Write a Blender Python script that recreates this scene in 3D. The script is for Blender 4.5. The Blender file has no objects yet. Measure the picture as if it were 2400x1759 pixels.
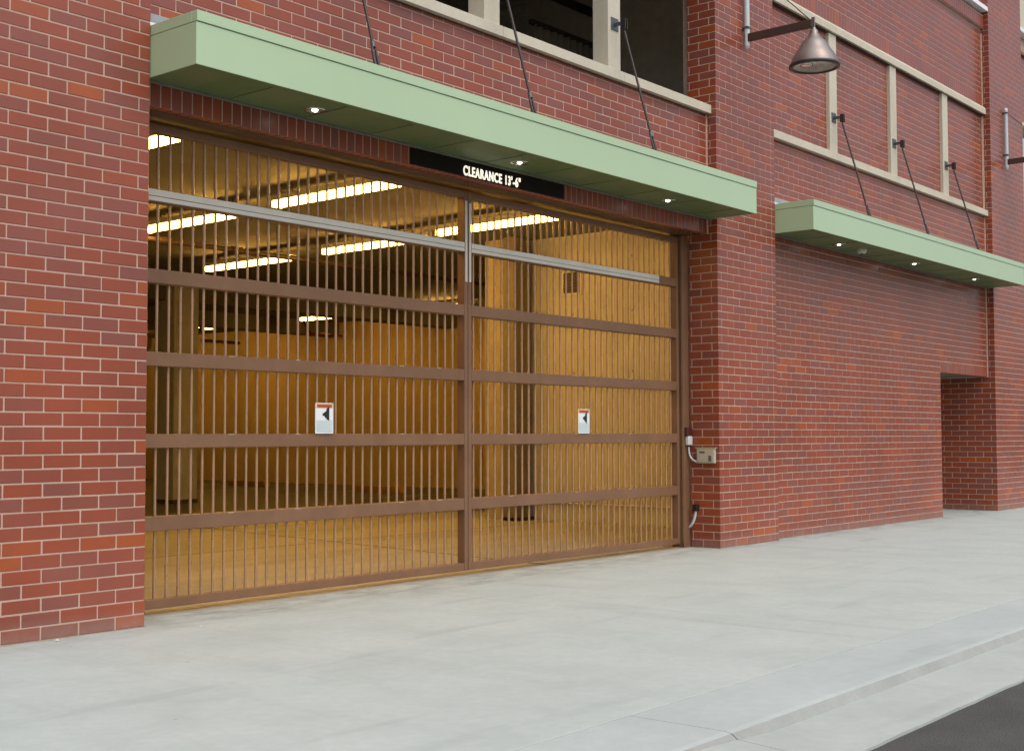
import bpy, bmesh, math, random
from mathutils import Vector, Matrix
random.seed(7)
R = math.radians
S = bpy.context.scene
COL = S.collection

# ------------------------------------------------------------------ camera
CAM = Vector((-14.453, -8.465, 1.4486)); YAW, PITCH, ROLL, F = 0.8813, 0.0467, -0.0027, 3012.8
fwd = Vector((math.sin(YAW)*math.cos(PITCH), math.cos(YAW)*math.cos(PITCH), math.sin(PITCH)))
rgt = Vector((math.cos(YAW), -math.sin(YAW), 0)); upv = rgt.cross(fwd)
rgt, upv = math.cos(ROLL)*rgt + math.sin(ROLL)*upv, -math.sin(ROLL)*rgt + math.cos(ROLL)*upv
cd = bpy.data.cameras.new('camera'); cam = bpy.data.objects.new('camera', cd); COL.objects.link(cam)
cam.matrix_world = Matrix.Translation(CAM) @ Matrix((rgt, upv, -fwd)).transposed().to_4x4()
cd.sensor_width = 36; cd.lens = F/2400*36; cd.clip_end = 2000; cd.clip_start = .05
S.camera = cam
# ------------------------------------------------------------------ sky, sun, exposure
SUN_EL, SUN_AZ = R(60), R(190)          # azimuth clockwise from +Y
w = bpy.data.worlds.new('World'); S.world = w; w.use_nodes = True
nt = w.node_tree; nt.nodes.clear()
sky = nt.nodes.new('ShaderNodeTexSky'); sky.sky_type = 'NISHITA'; sky.sun_disc = False
sky.sun_elevation = SUN_EL; sky.sun_rotation = SUN_AZ; sky.dust_density = 4.0; sky.air_density = 1.0
hs = nt.nodes.new('ShaderNodeHueSaturation'); hs.inputs['Saturation'].default_value = .70
bg = nt.nodes.new('ShaderNodeBackground'); bg.inputs['Strength'].default_value = .14
wo = nt.nodes.new('ShaderNodeOutputWorld')
nt.links.new(sky.outputs[0], hs.inputs['Color']); nt.links.new(hs.outputs[0], bg.inputs[0]); nt.links.new(bg.outputs[0], wo.inputs[0])
sl = bpy.data.lights.new('sun', 'SUN'); sl.energy = 1.1; sl.angle = R(100); sl.color = (1, .98, .95)
sun = bpy.data.objects.new('sun', sl); COL.objects.link(sun)
sd = Vector((math.sin(SUN_AZ)*math.cos(SUN_EL), math.cos(SUN_AZ)*math.cos(SUN_EL), math.sin(SUN_EL)))
sun.rotation_euler = sd.to_track_quat('Z', 'Y').to_euler(); sun.location = sd*40
S.view_settings.view_transform = 'Standard'; S.view_settings.look = 'None'
S.view_settings.gamma = 1; S.view_settings.use_curve_mapping = False
S.view_settings.exposure = 0.32
S.render.engine = 'CYCLES'
S.cycles.use_denoising = True
S.cycles.max_bounces = 8; S.cycles.diffuse_bounces = 5; S.cycles.glossy_bounces = 4
S.cycles.sample_clamp_indirect = 6
S.render.film_transparent = False

def px(P):
    d = Vector(P) - CAM; z = d.dot(fwd)
    if z < .1: return (-9e9, -9e9, 1)
    return (1200 + F*d.dot(rgt)/z, 879.5 - F*d.dot(upv)/z, z)

# ------------------------------------------------------------------ materials
def new_mat(name):
    m = bpy.data.materials.new(name); m.use_nodes = True
    n = m.node_tree.nodes; b = n['Principled BSDF']
    return m, m.node_tree, b
def N(t, typ, **kw):
    x = t.nodes.new(typ)
    for k, v in kw.items():
        if k in x.inputs.keys(): x.inputs[k].default_value = v
        else: setattr(x, k, v)
    return x
def ramp(t, src, stops, interp='LINEAR'):
    r = t.nodes.new('ShaderNodeValToRGB'); r.color_ramp.interpolation = interp
    e = r.color_ramp.elements
    while len(e) < len(stops): e.new(.5)
    for el, (p, c) in zip(e, stops):
        el.position = p; el.color = (*c, 1) if len(c) == 3 else c
    t.links.new(src, r.inputs[0]); return r.outputs[0]
def mixc(t, fac, a, b, mode='MIX'):
    m = t.nodes.new('ShaderNodeMix'); m.data_type = 'RGBA'; m.blend_type = mode
    for s, v in ((m.inputs[0], fac), (m.inputs[6], a), (m.inputs[7], b)):
        if hasattr(v, 'is_linked') or hasattr(v, 'links'): t.links.new(v, s)
        elif isinstance(v, (int, float)): s.default_value = v
        else: s.default_value = (*v, 1)
    return m.outputs[2]
def noise(t, co, scale, detail=4, rough=.55, dist=0):
    n = N(t, 'ShaderNodeTexNoise'); n.inputs['Scale'].default_value = scale; n.inputs['Detail'].default_value = detail
    n.inputs['Roughness'].default_value = rough; n.inputs['Distortion'].default_value = dist
    t.links.new(co, n.inputs['Vector']); return n.outputs['Fac']
def bump(t, b, h, strength, dist=.002):
    n = N(t, 'ShaderNodeBump'); n.inputs['Strength'].default_value = strength; n.inputs['Distance'].default_value = dist
    t.links.new(h, n.inputs['Height']); t.links.new(n.outputs[0], b.inputs['Normal'])
def wpos(t, scale=None):
    g = t.nodes.new('ShaderNodeNewGeometry')
    if scale is None: return g.outputs['Position']
    m = t.nodes.new('ShaderNodeMapping'); m.inputs['Scale'].default_value = scale
    t.links.new(g.outputs['Position'], m.inputs['Vector']); return m.outputs[0]
def simple(name, col, rough=.5, metal=0, var=.12, nscale=6, bs=.1, bscale=60, spec=.5):
    m, t, b = new_mat(name); co = wpos(t)
    f = noise(t, co, nscale, 5, .6)
    lo = tuple(c*(1-var) for c in col); hi = tuple(min(1, c*(1+var)) for c in col)
    t.links.new(ramp(t, f, [(.3, lo), (.7, hi)]), b.inputs['Base Color'])
    b.inputs['Roughness'].default_value = rough; b.inputs['Metallic'].default_value = metal
    b.inputs['Specular IOR Level'].default_value = spec
    rr = t.nodes.new('ShaderNodeMapRange'); rr.inputs[3].default_value = max(.02, rough-.08); rr.inputs[4].default_value = min(1, rough+.1)
    t.links.new(noise(t, co, nscale*2.3, 3), rr.inputs[0]); t.links.new(rr.outputs[0], b.inputs['Roughness'])
    if bs: bump(t, b, noise(t, co, bscale, 3), bs)
    return m
BR = [(0.0, (.222, .074, .058)), (.16, (.240, .066, .044)), (.34, (.275, .060, .030)), (.56, (.295, .059, .025)),
      (.74, (.265, .061, .034)), (.86, (.226, .070, .052)), (.94, (.325, .067, .020)), (1.0, (.390, .084, .013))]
def brick_mat(name, island):
    m, t, b = new_mat(name)
    if island: src = t.nodes.new('ShaderNodeNewGeometry').outputs['Random Per Island']
    else: src = t.nodes.new('ShaderNodeObjectInfo').outputs['Random']
    base = ramp(t, src, BR)
    co = wpos(t)
    f1 = noise(t, co, 9, 5, .6); f2 = noise(t, co, 70, 4, .6); f3 = noise(t, co, 1.1, 3, .5)
    c = mixc(t, ramp(t, f1, [(.35, (0, 0, 0)), (.75, (.35, .35, .35))]), base, (.212, .062, .045))
    c = mixc(t, ramp(t, f2, [(.3, (.0, .0, .0)), (.8, (.35, .35, .35))]), c, (.31, .085, .042))
    c = mixc(t, 1.0, c, ramp(t, f3, [(.3, (.86, .86, .86)), (.7, (1.1, 1.1, 1.1))]), 'MULTIPLY')
    t.links.new(c, b.inputs['Base Color'])
    b.inputs['Roughness'].default_value = .30; b.inputs['IOR'].default_value = 1.47
    sp = t.nodes.new('ShaderNodeSeparateXYZ'); t.links.new(co, sp.inputs[0])
    mr = t.nodes.new('ShaderNodeMapRange'); mr.inputs[1].default_value = .16; mr.inputs[2].default_value = 0; mr.inputs[3].default_value = 0; mr.inputs[4].default_value = .8
    t.links.new(sp.outputs[2], mr.inputs[0])
    mm = t.nodes.new('ShaderNodeMath'); mm.operation = 'MULTIPLY'; t.links.new(mr.outputs[0], mm.inputs[0]); t.links.new(noise(t, co, 7, 4, .7), mm.inputs[1])
    t.links.new(mixc(t, mm.outputs[0], c, (.33, .24, .20)), b.inputs['Base Color'])
    bump(t, b, noise(t, co, 140, 4, .65), .2, .0015)
    return m
M = {}
M['brick'] = brick_mat('brick_single', False); M['brick_mass'] = brick_mat('brick_mass', True)
def mortar_mat():
    m, t, b = new_mat('mortar'); co = wpos(t)
    f = noise(t, co, 3, 5, .6); g = noise(t, co, 160, 3, .6)
    c = ramp(t, f, [(.3, (.46, .315, .24)), (.7, (.56, .40, .31))])
    c = mixc(t, ramp(t, g, [(.35, (.35, .35, .35)), (.6, (0, 0, 0))]), c, (.36, .25, .20))
    t.links.new(c, b.inputs['Base Color']); b.inputs['Roughness'].default_value = .95
    bump(t, b, g, .4, .003); return m
M['mortar'] = mortar_mat()
def concrete(name, lo, hi, sc=1.4, rough=.8, specks=True, stretch=(1, 1, 1), bs=.25, streak=None):
    m, t, b = new_mat(name); co = wpos(t); cs = wpos(t, stretch)
    f = noise(t, cs, sc, 7, .62, .4); f2 = noise(t, co, sc*9, 5, .6); f3 = noise(t, co, 220, 3, .6)
    c = ramp(t, f, [(.28, lo), (.52, tuple((a+b_)/2*1.02 for a, b_ in zip(lo, hi))), (.74, hi)])
    c = mixc(t, ramp(t, f2, [(.35, (.22, .22, .22)), (.65, (0, 0, 0))]), c, tuple(x*.8 for x in lo))
    c = mixc(t, ramp(t, f3, [(.32, (.25, .25, .25)), (.5, (0, 0, 0))]), c, tuple(x*.7 for x in lo))
    if specks:
        v = N(t, 'ShaderNodeTexVoronoi'); v.inputs['Scale'].default_value = 1.9; v.inputs['Randomness'].default_value = 1
        t.links.new(co, v.inputs['Vector'])
        c = mixc(t, ramp(t, v.outputs['Distance'], [(.018, (.55, .55, .55)), (.032, (0, 0, 0))]), c, tuple(x*.35 for x in lo))
        v2 = N(t, 'ShaderNodeTexNoise'); v2.inputs['Scale'].default_value = .9; v2.inputs['Detail'].default_value = 8
        mp = wpos(t, (.5, 3.2, 1)); t.links.new(mp, v2.inputs['Vector'])
        c = mixc(t, ramp(t, v2.outputs['Fac'], [(.60, (0, 0, 0)), (.72, (.30, .30, .30))]), c, tuple(x*.62 for x in lo))
    if name == 'sidewalk_concrete':        # grime gathered along the building line and tyre marks before the gate
        sp = t.nodes.new('ShaderNodeSeparateXYZ'); t.links.new(co, sp.inputs[0])
        mr = t.nodes.new('ShaderNodeMapRange'); mr.inputs[1].default_value = -.55; mr.inputs[2].default_value = .05; mr.inputs[3].default_value = -.25; mr.inputs[4].default_value = .75
        t.links.new(sp.outputs[1], mr.inputs[0])
        mm = t.nodes.new('ShaderNodeMath'); mm.operation = 'MULTIPLY'; mm.use_clamp = True
        t.links.new(mr.outputs[0], mm.inputs[0]); t.links.new(ramp(t, noise(t, wpos(t, (1, 2.2, 1)), 2.4, 7, .7), [(.42, (0, 0, 0)), (.68, (1, 1, 1))]), mm.inputs[1])
        c = mixc(t, mm.outputs[0], c, (.17, .175, .155))
        tm = noise(t, wpos(t, (1.6, .16, 1)), 1.3, 6, .65)
        c = mixc(t, ramp(t, tm, [(.56, (0, 0, 0)), (.74, (.28, .28, .28))]), c, (.25, .26, .24))
    t.links.new(c, b.inputs['Base Color']); b.inputs['Roughness'].default_value = rough
    h = t.nodes.new('ShaderNodeMath'); h.operation = 'ADD'; t.links.new(f3, h.inputs[0]); t.links.new(f2, h.inputs[1])
    bump(t, b, h.outputs[0], bs, .003); return m
M['sidewalk'] = concrete('sidewalk_concrete', (.375, .412, .385), (.458, .497, .465))
M['kerb'] = concrete('kerb_concrete', (.375, .415, .40), (.46, .50, .48), 1.1, .7)
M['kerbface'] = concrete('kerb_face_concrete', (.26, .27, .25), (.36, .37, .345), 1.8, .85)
M['gutter'] = concrete('gutter_concrete', (.36, .39, .36), (.44, .47, .435), 1.3, .8)
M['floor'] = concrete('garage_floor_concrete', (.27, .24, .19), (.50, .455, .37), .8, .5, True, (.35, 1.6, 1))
M['floor_dim'] = concrete('garage_floor_dim', (.085, .075, .055), (.14, .125, .095), .8, .5, True, (.35, 1.6, 1))  # far floor beyond the lamps: its lack of light is put into the colour
M['wallconc'] = concrete('formed_concrete', (.44, .42, .36), (.64, .61, .53), .9, .8, False)
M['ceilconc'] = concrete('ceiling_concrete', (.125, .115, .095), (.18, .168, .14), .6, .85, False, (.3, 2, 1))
M['stone'] = concrete('cast_stone', (.53, .48, .365), (.64, .585, .46), 1.6, .75, False, (1, 1, .6), .15)
M['wallpaint'] = simple('tan_wall_paint', (.60, .44, .20), .7, 0, .1, 1.2)
M['return_tone'] = simple('olive_return_tone', (.17, .14, .09), .6)
M['colpale'] = simple('dull_return_paint', (.36, .30, .19), .7)
M['dark_base'] = simple('dark_wall_band', (.10, .06, .035), .7)
def asphalt():
    m, t, b = new_mat('asphalt'); co = wpos(t)
    f = noise(t, co, 2, 5); v = N(t, 'ShaderNodeTexVoronoi'); v.inputs['Scale'].default_value = 90; t.links.new(co, v.inputs['Vector'])
    c = ramp(t, f, [(.3, (.046, .044, .041)), (.7, (.072, .069, .065))])
    c = mixc(t, ramp(t, noise(t, co, 120, 2), [(.55, (0, 0, 0)), (.8, (.55, .55, .55))]), c, (.14, .135, .13))
    t.links.new(c, b.inputs['Base Color']); b.inputs['Roughness'].default_value = .85
    bump(t, b, v.outputs['Distance'], .8, .006); return m
M['asphalt'] = asphalt()
M['green'] = simple('green_panel_paint', (.41, .545, .325), .25, 0, .02, 1.2, 0, 8)
_b = M['green'].node_tree.nodes['Principled BSDF']; M['green'].node_tree.links.remove(_b.inputs['Roughness'].links[0]); _b.inputs['Roughness'].default_value = .28; _b.inputs['Coat Weight'].default_value = .6; _b.inputs['Coat Roughness'].default_value = .25
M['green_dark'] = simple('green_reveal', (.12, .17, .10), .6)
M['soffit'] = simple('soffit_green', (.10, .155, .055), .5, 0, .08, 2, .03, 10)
M['soffit_reflect'] = simple('soffit_green_reflect', (.12, .165, .065), .5, 0, .08, 2, .03, 10)  # paler tone stands in for reflected light on alternate soffit panels
M['trim'] = simple('soffit_trim', (.15, .16, .115), .5)
M['flash'] = simple('white_flashing', (.88, .90, .90), .3); M['flash_grey'] = simple('grey_flashing', (.33, .35, .35), .5)
M['brown'] = simple('brown_gate_paint', (.205, .108, .058), .45, 0, .12, 3, .06, 40, .3)
M['glossbrown'] = simple('gloss_brown_lintel', (.12, .062, .034), .16, 0, .1, 4, .05, 9)
M['barpaint'] = simple('brown_bar_paint', (.36, .215, .12), .26, 0, .08, 3, .04, 40)
M['pale_grey'] = simple('pale_grey_strip', (.62, .575, .49), .45, .1, .06, 5, .05, 30)
M['rod'] = simple('dark_steel', (.055, .045, .04), .42, .5)
M['bracket'] = simple('galvanised_bracket', (.11, .125, .125), .4, .6)
M['pipe'] = simple('pale_pipe_paint', (.56, .60, .60), .35, 0, .05)
M['armbrown'] = simple('brown_arm_steel', (.075, .04, .028), .45, .2)
M['shade'] = simple('spun_metal_shade', (.25, .21, .19), .36, .7, .10, 9, .05, 20)
M['shade_rim'] = simple('dark_lens_rim', (.035, .028, .025), .4)
M['lens'] = simple('lamp_lens', (.30, .31, .28), .12, 0, .25, 9)
M['signwhite'] = simple('sign_white', (.78, .80, .78), .45, 0, .02)
M['signborder'] = simple('sign_border', (.72, .58, .40), .5, 0, .03)
M['signred'] = simple('sign_red', (.42, .07, .02), .5, 0, .05)
M['signgrey'] = simple('sign_pale_blue_grey', (.58, .65, .65), .5, 0, .03)
M['signtext'] = simple('sign_small_print', (.50, .55, .55), .5, 0, .03)
M['black'] = simple('black_paint', (.012, .011, .010), .5)
M['signblack'] = simple('sign_panel_black', (.012, .008, .005), .8, 0, .1, 6, .05, 60, .2)
M['cream'] = simple('cream_letter', (.90, .87, .76), .5, 0, .03)
M['beige'] = simple('beige_plastic', (.47, .42, .31), .5, 0, .05)
M['greyplastic'] = simple('grey_plastic', (.10, .11, .10), .5)
M['redbrown'] = simple('red_brown_box', (.075, .022, .018), .45)
M['whiteplastic'] = simple('white_plastic', (.66, .67, .66), .45, 0, .05)
M['housing'] = simple('light_housing', (.60, .57, .48), .5)
M['firepipe'] = simple('dark_pipe', (.055, .03, .022), .5)
M['redpipe'] = simple('red_pipe', (.30, .035, .015), .5)
M['line'] = simple('faded_paint_line', (.52, .46, .34), .7, 0, .2, 12)
M['stoppaint'] = simple('orange_stop_paint', (.62, .33, .14), .6, 0, .15, 5)
M['caulk'] = simple('joint_sealant', (.72, .50, .37), .8)
M['darkroom'] = simple('dark_concrete', (.60, .53, .42), .85)
M['panelsteel'] = simple('corrugated_sheet', (.16, .13, .09), .5, .2)
M['soil'] = simple('joint_dirt', (.05, .048, .042), .95)
M['chrome'] = simple('chrome_reflector', (.75, .75, .73), .12, 1, .03)
def emit(name, col, s):
    m, t, b = new_mat(name); b.inputs['Base Color'].default_value = (*col, 1)
    b.inputs['Emission Color'].default_value = (*col, 1); b.inputs['Emission Strength'].default_value = s
    f = noise(t, wpos(t), 3, 2); mr = t.nodes.new('ShaderNodeMapRange'); mr.inputs[3].default_value = s*.9; mr.inputs[4].default_value = s*1.1
    t.links.new(f, mr.inputs[0]); t.links.new(mr.outputs[0], b.inputs['Emission Strength']); return m
M['tube'] = emit('fluorescent_tube', (1.0, .535, .09), 36)
M['litletter'] = emit('lit_cream_letter', (1.0, .93, .76), .75)
M['bulb'] = emit('downlight_bulb', (1.0, .96, .88), 9)

# ------------------------------------------------------------------ mesh helpers
class MB:
    def __init__(s): s.v = []; s.f = []; s.smooth = []
    def add(s, vs, fs, sm=False):
        o = len(s.v); s.v += [tuple(x) for x in vs]; s.f += [tuple(i+o for i in q) for q in fs]; s.smooth += [sm]*len(fs); return s
    def box(s, x0, x1, y0, y1, z0, z1, c=0):
        if c <= 0:
            return s.add([(x, y, z) for x in (x0, x1) for y in (y0, y1) for z in (z0, z1)],
                         [(0, 1, 3, 2), (4, 6, 7, 5), (0, 4, 5, 1), (2, 3, 7, 6), (0, 2, 6, 4), (1, 5, 7, 3)])
        lo = (x0, y0, z0); hi = (x1, y1, z1); idx = {}; vs = []
        for a in range(3):
            for sx in (0, 1):
                for sy in (0, 1):
                    for sz in (0, 1):
                        p = []
                        for k, q in enumerate((sx, sy, sz)):
                            e = hi[k] if q else lo[k]
                            p.append(e if k == a else (e-c if q else e+c))
                        idx[(a, sx, sy, sz)] = len(vs); vs.append(p)
        fs = []
        for a in range(3):
            for q in (0, 1):
                o = [(0, 0), (1, 0), (1, 1), (0, 1)]
                f = []
                for u, v in o:
                    k = [0, 0, 0]; k[a] = q; b_ = [i for i in range(3) if i != a]; k[b_[0]] = u; k[b_[1]] = v
                    f.append(idx[(a, *k)])
                fs.append(f if (q == 1) == (a != 1) else f[::-1])
        for a in range(3):
            b_, c_ = [i for i in range(3) if i != a]
            for u in (0, 1):
                for v in (0, 1):
                    k0 = [0, 0, 0]; k0[b_] = u; k0[c_] = v; k1 = list(k0); k1[a] = 1
                    f = [idx[(b_, *k0)], idx[(b_, *k1)], idx[(c_, *k1)], idx[(c_, *k0)]]
                    fs.append(f)
        for sx in (0, 1):
            for sy in (0, 1):
                for sz in (0, 1):
                    fs.append([idx[(0, sx, sy, sz)], idx[(1, sx, sy, sz)], idx[(2, sx, sy, sz)]])
        return s.add(vs, fs)
    def tube(s, pts, r, n=10, cap=True):
        pts = [Vector(p) for p in pts]; rings = []
        for i, p in enumerate(pts):
            d = (pts[min(i+1, len(pts)-1)] - pts[max(i-1, 0)]).normalized()
            a = d.orthogonal().normalized() if i == 0 else (rings[-1][1] - d*rings[-1][1].dot(d)).normalized()
            rings.append((p, a, d.cross(a)))
        rr = r if isinstance(r, (list, tuple)) else [r]*len(pts)
        vs = [p + (a*math.cos(t) + b*math.sin(t))*rr[i] for i, (p, a, b) in enumerate(rings) for t in [2*math.pi*k/n for k in range(n)]]
        fs = [(i*n+k, i*n+(k+1) % n, (i+1)*n+(k+1) % n, (i+1)*n+k) for i in range(len(pts)-1) for k in range(n)]
        s.add(vs, fs, True)
        if cap:
            s.add(vs[:n], [tuple(range(n))[::-1]]); s.add(vs[-n:], [tuple(range(n))])
        return s
    def lathe(s, prof, c, n=40):
        vs = [(c[0]+r*math.cos(2*math.pi*k/n), c[1]+r*math.sin(2*math.pi*k/n), c[2]+z) for r, z in prof for k in range(n)]
        return s.add(vs, [(i*n+k, i*n+(k+1) % n, (i+1)*n+(k+1) % n, (i+1)*n+k) for i in range(len(prof)-1) for k in range(n)], True)
    def prism(s, poly, y0, y1):            # polygon in XZ extruded along Y
        n = len(poly); vs = [(x, y0, z) for x, z in poly] + [(x, y1, z) for x, z in poly]
        return s.add(vs, [tuple(range(n)), tuple(range(2*n-1, n-1, -1))] + [(i, i+n, (i+1) % n + n, (i+1) % n) for i in range(n)])
    def extr_x(s, prof, x0, x1):           # profile in YZ extruded along X
        n = len(prof); vs = [(x0, y, z) for y, z in prof] + [(x1, y, z) for y, z in prof]
        return s.add(vs, [tuple(range(n)), tuple(range(2*n-1, n-1, -1))] + [(i, i+n, (i+1) % n + n, (i+1) % n) for i in range(n)])
    def mesh(s, name, mat):
        me = bpy.data.meshes.new(name); me.from_pydata(s.v, [], s.f)
        me.polygons.foreach_set('use_smooth', s.smooth); me.materials.append(mat)
        bm = bmesh.new(); bm.from_mesh(me); bmesh.ops.recalc_face_normals(bm, faces=bm.faces); bm.to_mesh(me); bm.free()
        return me
    def build(s, name, mat, parent=None):
        o = bpy.data.objects.new(name, s.mesh(name, mat)); COL.objects.link(o)
        if parent is not None: put(o, parent)
        return o
ROOTLOC = {}
def put(o, parent):
    # every part is modelled in world coordinates; only roots (Empties) carry a location
    o.parent = parent
    loc = ROOTLOC.get(parent.name)
    o.matrix_parent_inverse = Matrix.Translation(-loc) if loc is not None else Matrix.Identity(4)
def tag(o, label, cat=None, group=None, kind=None):
    if label: o['label'] = label
    if cat: o['category'] = cat
    if group: o['group'] = group
    if kind: o['kind'] = kind
    return o
def thing(name, label, cat, loc, group=None):
    o = bpy.data.objects.new(name, None); COL.objects.link(o); o.location = loc; o.empty_display_size = .2
    ROOTLOC[o.name] = Vector(loc); return tag(o, label, cat, group, 'thing')
def struct(o): o['kind'] = 'structure'; return o
def box(*a, c=0): return MB().box(*a, c=c)

# ------------------------------------------------------------------ bricks
C = .1016; L = .3048; J = .0105; REC = .004      # course, brick module, joint, mortar recess
_bm = {}
def brick_obj(b, parent):
    xa, xb, ya, yb, za, zb = b
    d = tuple(round(v, 3) for v in (xb-xa, yb-ya, zb-za))
    if d not in _bm: _bm[d] = box(-d[0]/2, d[0]/2, -d[1]/2, d[1]/2, -d[2]/2, d[2]/2, c=.004).mesh('brick', M['brick'])
    o = bpy.data.objects.new('brick', _bm[d]); COL.objects.link(o)
    r = random.uniform
    o.location = ((xa+xb)/2 + r(-.001, .001), (ya+yb)/2 + r(-.0012, .0012), (za+zb)/2 + r(-.001, .001))
    o.rotation_euler = (r(-.004, .004), r(-.003, .003), r(-.003, .003))
    put(o, parent)
def lay(parent, bricks, vis, limit=300):
    sc = []
    for i, b in enumerate(bricks):
        c = ((b[0]+b[1])/2, b[2], (b[4]+b[5])/2); x, y, z = px(c)
        ok = -15 < x < 2415 and -15 < y < 1775 and vis(b)
        p0 = px((b[0], b[2], b[4])); p1 = px((b[1], b[2], b[5])); q0 = px((b[0], b[3], b[4]))
        a = (abs(p1[0]-p0[0]) + abs(q0[0]-p0[0])*.5)*abs(p1[1]-p0[1]) if ok else 0
        sc.append((a, i))
    sc.sort(reverse=True)
    single = {i for a, i in sc[:limit] if a > 90}
    rest = MB()
    for i, b in enumerate(bricks):
        if i in single: brick_obj(b, parent)
        else: rest.box(*b, c=.004)
    if rest.v: tag(rest.build('brickwork', M['brick_mass'], parent), None, kind='stuff')
def cells(x0, x1, phase, open0=False, open1=False):
    n = math.ceil((x0-phase)/L + 1e-6); j = []
    while phase + n*L < x1 - 1e-6: j.append(phase + n*L); n += 1
    j = [v for v in j if v-x0 > .03 and x1-v > .03]
    e = [x0] + j + [x1]; out = []
    for i in range(len(e)-1):
        a = e[i] + (0 if (i == 0 and open0) else J/2); b = e[i+1] - (0 if (i == len(e)-2 and open1) else J/2)
        out.append((a, b))
    return out
def wall_rows(x0, x1, y, k0, k1, phase, depth=.092, skip=None, z_off=0):
    out = []
    for k in range(k0, k1):
        za, zb = k*C + J/2 + z_off, (k+1)*C - J/2 + z_off
        segs = [(x0, x1)] if skip is None else skip(k, x0, x1)
        for s0, s1 in segs:
            out += [(a, b, y, y+depth, za, zb) for a, b in cells(s0, s1, phase + (L/2 if k % 2 else 0))]
    return out
def soldiers(x0, x1, y, z0, z1, depth=.092, n=None):
    n = n or round((x1-x0)/C); p = (x1-x0)/n
    return [(x0+i*p+J/2, x0+(i+1)*p-J/2, y, y+depth, z0, z1) for i in range(n)]
PW = 1.574; W = 8.607; XC = 10.297; YS = .148; TOPK = 113
def pier(x0, x1, odd1, kz, jamb_deep=None, lab=''):
    """corner bricks alternate: long on the front / long on the side"""
    bs = []
    for k in range(kz):
        za, zb = k*C + J/2, (k+1)*C - J/2
        t1 = (k % 2 == 1) == odd1
        jd = jamb_deep(k) if jamb_deep else .4316
        if t1:                                   # front piece .2534 at the corner, its end shows on the jamb
            fr = cells(x0, x1, x0 + .2534, True, True)
            bs += [(a, b, 0, .092, za, zb) for a, b in fr]
            y = .092 + J
            while y < jd - .02:
                e = min(y + L - J, jd); bs.append((x0, x0+.092, y, e, za, zb)); y = e + J
        else:
            fr = cells(x0 + .092 + J/2, x1 - .092 - J/2, x0 + .101 + L, False, False)
            bs += [(a, b, 0, .092, za, zb) for a, b in fr]
            y = 0; e = .2534 - J/2
            while y < jd - .02:
                bs.append((x0, x0+.092, y, e, za, zb)); y = e + J; e = min(y + L - J, jd)
            bs.append((x1-.092, x1, 0, .2534-J/2, za, zb))
    return bs

# ================================================================== SETTING: ground
ROADZ = -.06
def ground():
    # road to the horizon
    o = MB().add([(-400, -400, ROADZ-.012), (400, -400, ROADZ-.012), (400, -5.80, ROADZ-.012), (-400, -5.80, ROADZ-.012)], [(0, 1, 2, 3)]).build('road', M['asphalt']); struct(o)
    struct(box(-60, 60, -5.78, .42, -.40, -.10).build('ground', M['soil']))
    sw = thing('sidewalk', None, None, (0, -2.3, 0)); del_keys(sw); sw['kind'] = 'structure'
    xs = [-23.2, -17.3, -11.5, -5.72, .1, 5.9, 11.7, 17.5, 23.3, 29]
    for a, b in zip(xs, xs[1:]):
        m = MB().box(a+.003, b-.003, -4.640, -.011, -.12, 0, c=.003); m.build('slab', M['sidewalk'], sw)
    m = box(-8.59, -.013, -.0105, .405, -.12, -.001, c=.002); m.build('slab', M['sidewalk'], sw)
    m = box(1.59, XC-.014, -.0105, .135, -.12, -.0015, c=.002); m.build('slab', M['sidewalk'], sw)
    m = box(7.95, XC-.014, .1352, 2.2, -.12, -.002, c=.002); m.build('slab', M['sidewalk'], sw)
    kb = thing('kerb', None, None, (0, -5, 0)); del_keys(kb); kb['kind'] = 'structure'
    def drop(x):
        t = max(0, min(1, (x+9.5)/1.2)); return t*t*(3-2*t)
    xs = [-30, -20.9, -14.9, -8.88, -2.86, 3.2, 9.2, 15.2, 21.2, 27.2]
    for a, b in zip(xs, xs[1:]):
        vs = []; fs = []; fv = []; n = 24
        for i in range(n+1):
            x = a+.003 + (b-a-.006)*i/n; d = drop(x)
            h = .048*d + .007
            pr = [(-4.650, -.10), (-4.650, -.001), (-4.656, .001), (-5.215, .002), (-5.25, -.004), (-5.30, -.15)]
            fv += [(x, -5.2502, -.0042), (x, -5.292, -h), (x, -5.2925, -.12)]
            vs += [(x, y, z) for y, z in pr]
        k = 6
        for i in range(n):
            for j in range(k-1): fs.append((i*k+j, (i+1)*k+j, (i+1)*k+j+1, i*k+j+1))
        fs += [tuple(range(k)), tuple(range(n*k, n*k+k))]
        ko = MB().add(vs, fs).build('kerb_stone', M['kerb'], kb)
        MB().add(fv, [(i*3+j, (i+1)*3+j, (i+1)*3+j+1, i*3+j+1) for i in range(n) for j in (0, 1)]).build('dark_kerb_face', M['kerbface'], ko)  # darker concrete tone over the whole kerb face
    gt = thing('gutter', None, None, (0, -5.5, 0)); del_keys(gt); gt['kind'] = 'structure'
    for a, b in zip(xs, xs[1:]):
        vs = []; fs = []; n = 24
        for i in range(n+1):
            x = a+.003 + (b-a-.006)*i/n; d = drop(x); h = .048*d + .002
            e = .006*math.sin(x*9.1)+.004*math.sin(x*23.7)
            pr = [(-5.290, -.2), (-5.2905, -h-.001), (-5.62, -max(h, .045)-.003), (-5.80+e, -ROADZ*-1-.0), (-5.806+e, -.2)]
            pr[3] = (-5.80+e, ROADZ+.002)
            vs += [(x, y, z) for y, z in pr]
        k = 5
        for i in range(n):
            for j in range(k-1): fs.append((i*k+j, (i+1)*k+j, (i+1)*k+j+1, i*k+j+1))
        fs += [tuple(range(k)), tuple(range(n*k, n*k+k))]
        MB().add(vs, fs).build('gutter_slab', M['gutter'], gt)
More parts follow.
